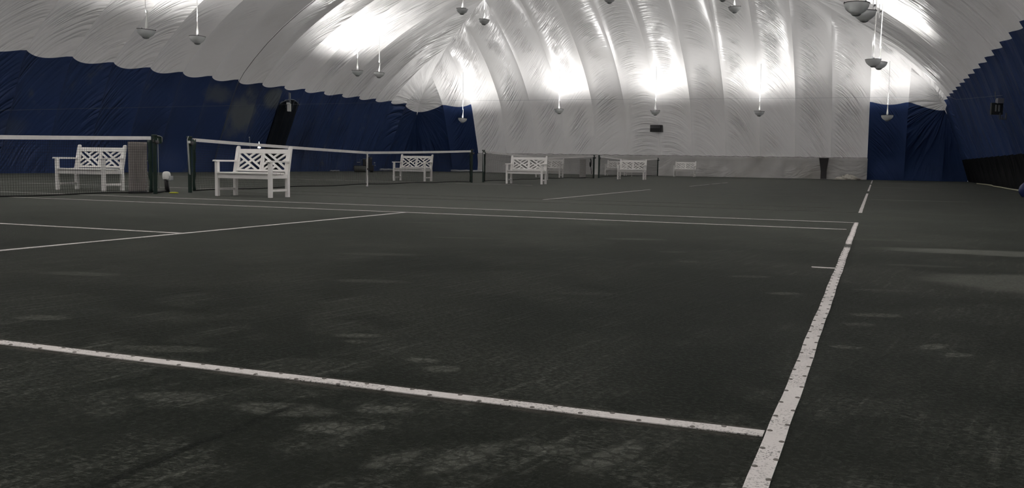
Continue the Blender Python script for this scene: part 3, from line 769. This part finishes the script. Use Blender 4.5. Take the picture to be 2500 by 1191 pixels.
# lamps of the same rows outside the picture
for y in (8.6, 10.6, -5.0, -3.0):
    for x in (-23.4, -.3): spot(x, y, 4.9, 1150, 160)
for x in (-16.3, -5.4):
    for y in (20, 6, -7): spot(x, y, 7.0, 380, 150)

# ------------------------------------------------------------------ wires and cables
pts = [(-26.75, 14.5, 1.75)]+[(-26.75, y, 2.606+(y-26.24)*.0757) for y in (20, 26, 32, 38, 44)]+[(-26.3, 48.3, 4.42)]+[(x, 49.35+.05*(x+26), 4.41) for x in (-23, -19, -15, -11, -7, -3, 0)]+[(2.2, 50.3, 4.38), (2.9, 45, 4.1), (2.75, 35, 3.2), (2.6, 20, 2.26)]
tag(MB().tube(pts, .0045, 5).build('perimeter_wire', WIREM), 'thin pale wire strung along the left wall and across the end wall', 'wire')
yk = YE-S0-PW*10
pts = [surf('l', yk, z, .06) for z in (.05, .6, 1.2, 1.8, 2.4, 3.0, 3.6, 4.1)]
pts += [shear((CX-HW+s, yk, prof(s)-.06)) for s in (1.9, 2.5, 3.2, 4, 5, 6, 7, 8, 9, 10)]
tag(MB().tube(pts, .011, 6).build('seam_cable', CABLE), 'dark cable rising along a fabric seam over the navy left wall', 'cable')

# ------------------------------------------------------------------ wall equipment
root = empty('emergency_light', 'white emergency light hanging before the black doorway flap', 'emergency light', (-26.98, 36.05, 3.0), math.radians(-63)); root.scale = (1.3, 1.3, 1.3)
MB().box((-.13, -.06, .0), (.13, .06, .30)).build('housing', WHITEP, root, .01)
for sx in (-1, 1): MB().box((sx*.065-.035, -.066, .05), (sx*.065+.035, -.058, .22)).build('lens', DARKM, root)
MB().box((.05, -.075, .26), (.20, .03, .33)).build('side_lamp', WHITEP, root, .01)
for sx in (-.07, .08): MB().tube([(sx, 0, .3), (sx, .0, .72)], .008, 5).build('hanger', WIREM, root)
MB().tube([(-.28, .0, .72), (-.29, 0, .4), (-.27, 0, .12), (-.22, 0, .1), (-.16, 0, .25)], .02, 6).build('cord', ROPE, root)
root = empty('exit_sign', 'pale sign and lamp box hanging on the navy right wall', 'sign', (3.52, 29.3, 2.2), math.radians(28))
MB().box((-.22, .0, .14), (.16, .07, .50)).build('plate', simple('clouded_plate', (.055, .06, .06), .4, .4), root, .008)
MB().box((-.10, -.03, .24), (-.07, .0, .44)).build('tube', ROPE, root); MB().box((.0, -.03, .24), (.04, .0, .44)).build('tube', ROPE, root)
MB().box((-.06, -.05, .48), (.15, .08, .64)).build('battery_box', simple('pale_grey_box', (.24, .24, .27), .5, .4), root, .012)
mb = MB()
for a, bb in (((.05, -.02, 0), (.09, 0, .2)), ((.24, -.02, 0), (.28, 0, .2)), ((.05, -.02, .0), (.28, 0, .03)), ((.13, -.02, .02), (.16, 0, .1))): mb.box(a, bb)
mb.build('frame', simple('grey_frame', (.16, .165, .18), .5, .4), root)
MB().tube([(-.09, .02, .6), (-.1, .05, .85)], .012, 6).build('hanger', WIREM, root)

pv = surf('e', -11.98, 2.76)
root = empty('vent_box', 'dark louvred vent box on the white end wall', 'vent', (-11.99, pv.y, 2.58))
MB().box((-.34, -.26, .0), (.34, .25, .40)).build('housing', DARKM, root, .012)
MB().box((-.33, -.285, .24), (.25, -.255, .355)).build('upper_louvre', MIDM, root)
MB().box((-.33, -.30, .215), (.27, -.262, .235)).build('louvre_lip', simple('worn_grey', (.13, .13, .135), .5, .4), root)
MB().box((-.31, -.272, .03), (.25, -.256, .19)).build('lower_grille', DARKM, root)

root = empty('work_light', 'small bright lamp on a thin stand before the navy left wall', 'lamp', (-26.0, 32.35, 0), math.radians(-60))
MB().tube([(0, 0, .02), (0, 0, 1.2)], .014, 8).build('stand', WIREM, root)
MB().lathe([(.16, 0), (.15, .02), (.02, .04), (.001, .045)], 12).build('base', MIDM, root)
MB().lathe([(.075, 1.13), (.07, 1.17), (.035, 1.25), (.03, 1.30), (.001, 1.32)], 14).build('lens', GLOW, root)
MB().tube([(0, 0, 1.31), (.04, .0, 1.43)], [.02, .005], 8).build('tip', GLOW, root)
root = empty('pole', 'thin pale pole leaning left of the small bright lamp', 'pole', (-26.1, 31.85, 0))
MB().tube([(0, .12, 0), (0, .0, 1.0), (0, -.07, 1.6)], .016, 8).build('shaft', simple('pale_pole', (.25, .28, .30), .5, .4), root)
MB().lathe([(.02, -.02), (.022, .02), (.001, .03)], 8, (0, -.07, 1.6)).build('tip', WHITEP, root)

# court roller
root = empty('court_roller', 'dark powered court roller with a steel drum before the navy left wall', 'roller', (-26.2, 41.7, 0), math.radians(28))
mb = MB(); mb.lathe([(.001, -.31), (.15, -.31), (.17, -.30), (.17, .30), (.15, .31), (.001, .31)], 28); m = Matrix.Rotation(PI/2, 4, 'Y'); mb.v = [m @ v+Vector((-.12, -.1, .17)) for v in mb.v]; mb.build('drum', DRUM, root)
MB().box((-.45, .05, .30), (.22, .40, .36)).box((-.47, -.14, .14), (-.44, .3, .36)).box((.20, -.14, .14), (.23, .3, .36)).build('frame', DARKM, root, .005)
MB().box((.02, .0, .36), (.52, .45, .72)).box((.24, .0, .08), (.62, .4, .38)).build('engine', DARKM, root, .03)
MB().lathe([(.10, 0), (.12, .03), (.09, .09), (.001, .1)], 14, (.42, .2, .72)).build('air_filter', MIDM, root)
MB().tube([(-.1, .2, .36), (-.08, .2, .66), (.05, .15, .74), (.2, .12, .72)], .018, 8).build('handle', WIREM, root)
MB().box((-.30, .0, .52), (-.12, .03, .55)).build('lever', ROPE, root)
for p in ((.22, -.02, .62), (.34, -.02, .88), (.66, .1, .52), (.68, .1, .38)): MB().lathe([(.001, -.04), (.04, -.02), (.045, .02), (.001, .045)], 10, p).build('knob', simple('worn_knob', (.3, .32, .33), .4, .5), root)
mb = MB(); mb.lathe([(.001, -.08), (.2, -.08), (.2, .08), (.001, .08)], 20); mb.v = [m @ v+Vector((.5, .2, .2)) for v in mb.v]; mb.build('wheel', DARKM, root)

# pipes lying at the foot of the walls
def pipe(a, b, r, label):
    a, b = Vector(a), Vector(b); d = (b-a); n = 8
    tag(MB().tube([a+d*i/n+Vector((0, 0, .012*math.sin(i*2))) for i in range(n+1)], r, 10).build('floor_pipe', simple('pale_pipe', (.34, .35, .37), .5, .4)), label, 'pipe', 'pale pipes at the foot of the walls')
pipe((-24.7, 49.9, .07), (-22.6, 50.05, .08), .075, 'pale pipe at the foot of the left navy corner panel')
pipe((-27.2, 45.4, .12), (-27.15, 47.3, .10), .06, 'pale pipe at the foot of the left wall, just left of a distant bench')
pipe((-27.3, 40.2, .06), (-27.3, 41.1, .06), .035, 'thin pale pipe at the foot of the left wall, left of the court roller')

# crumpled cloth by the end wall
mb = MB(); n = 26; base = shear((-1.3, 52.05, 0)); rows = []
for j in range(12):
    t = j/11; row = []
    for i in range(n):
        th = 2*PI*i/n; rr = (1-t**1.5)*(1+.25*math.sin(th*5+j)+.18*math.sin(th*9-2*j)); h = .22*t**.8*(1+.3*math.sin(th*4+j*1.7))
        row.append((.6*rr*math.cos(th), .2*rr*math.sin(th), max(.004, h*1.15)))
    rows.append(row)
mb.grid(rows, True, closed=True)
o = mb.build('cloth_heap', simple('off_white_cloth', (.62, .59, .53), .8, .2, noise=.25, nscale=12, bump=.6), loc=(base.x, base.y-.30, 0))
tag(o, 'crumpled off-white cloth heap at the foot of the skirt near the navy panel', 'cloth')

# hose and bag on the right
pts = [(4.30, 44.5, .03), (4.42, 42.5, .03), (4.45, 40.2, .03), (4.28, 37.8, .03), (4.30, 35.6, .03), (4.22, 33.6, .03), (4.22, 31.8, .03), (4.2, 29.5, .03), (4.1, 27, .03), (3.95, 25, .03)]
pts = [(x+.15, y, z) for x, y, z in pts]
tag(MB().tube(pts, .026, 8).build('garden_hose', HOSE), 'cream hose lying along the foot of the dark right wall', 'hose')
root = empty('vinyl_bag', 'dark blue vinyl bag on the floor, cut by the right edge', 'bag', (3.83, 23.9, 0), .3)
mb = MB(); rows = []
for j in range(13):
    z = .42*j/12; rr = .31*(1-abs(z/.42-.38)**2.2*1.6); row = []
    for i in range(22):
        th = 2*PI*i/22; k = 1+.05*math.sin(th*6+j*.7); row.append((rr*k*math.cos(th), rr*.8*k*math.sin(th), z+.004))
    rows.append(row)
mb.grid(rows, True, closed=True); mb.poly(rows[0][::-1]); mb.poly(rows[-1]); mb.build('body', BLUEBAG, root)
rows = [[((.14-.09*t)*math.cos(2*PI*i/14), (.1-.06*t)*math.sin(2*PI*i/14), .40+.2*t) for i in range(14)] for t in (0, .3, .6, 1)]
mb = MB(); mb.grid(rows, True, closed=True); mb.poly(rows[-1]); mb.build('neck', BLUEBAG, root)
MB().tube([(-.1, 0, .38), (-.16, 0, .5), (-.06, 0, .62), (.02, 0, .58)], .012, 6).build('strap', DARKM, root)
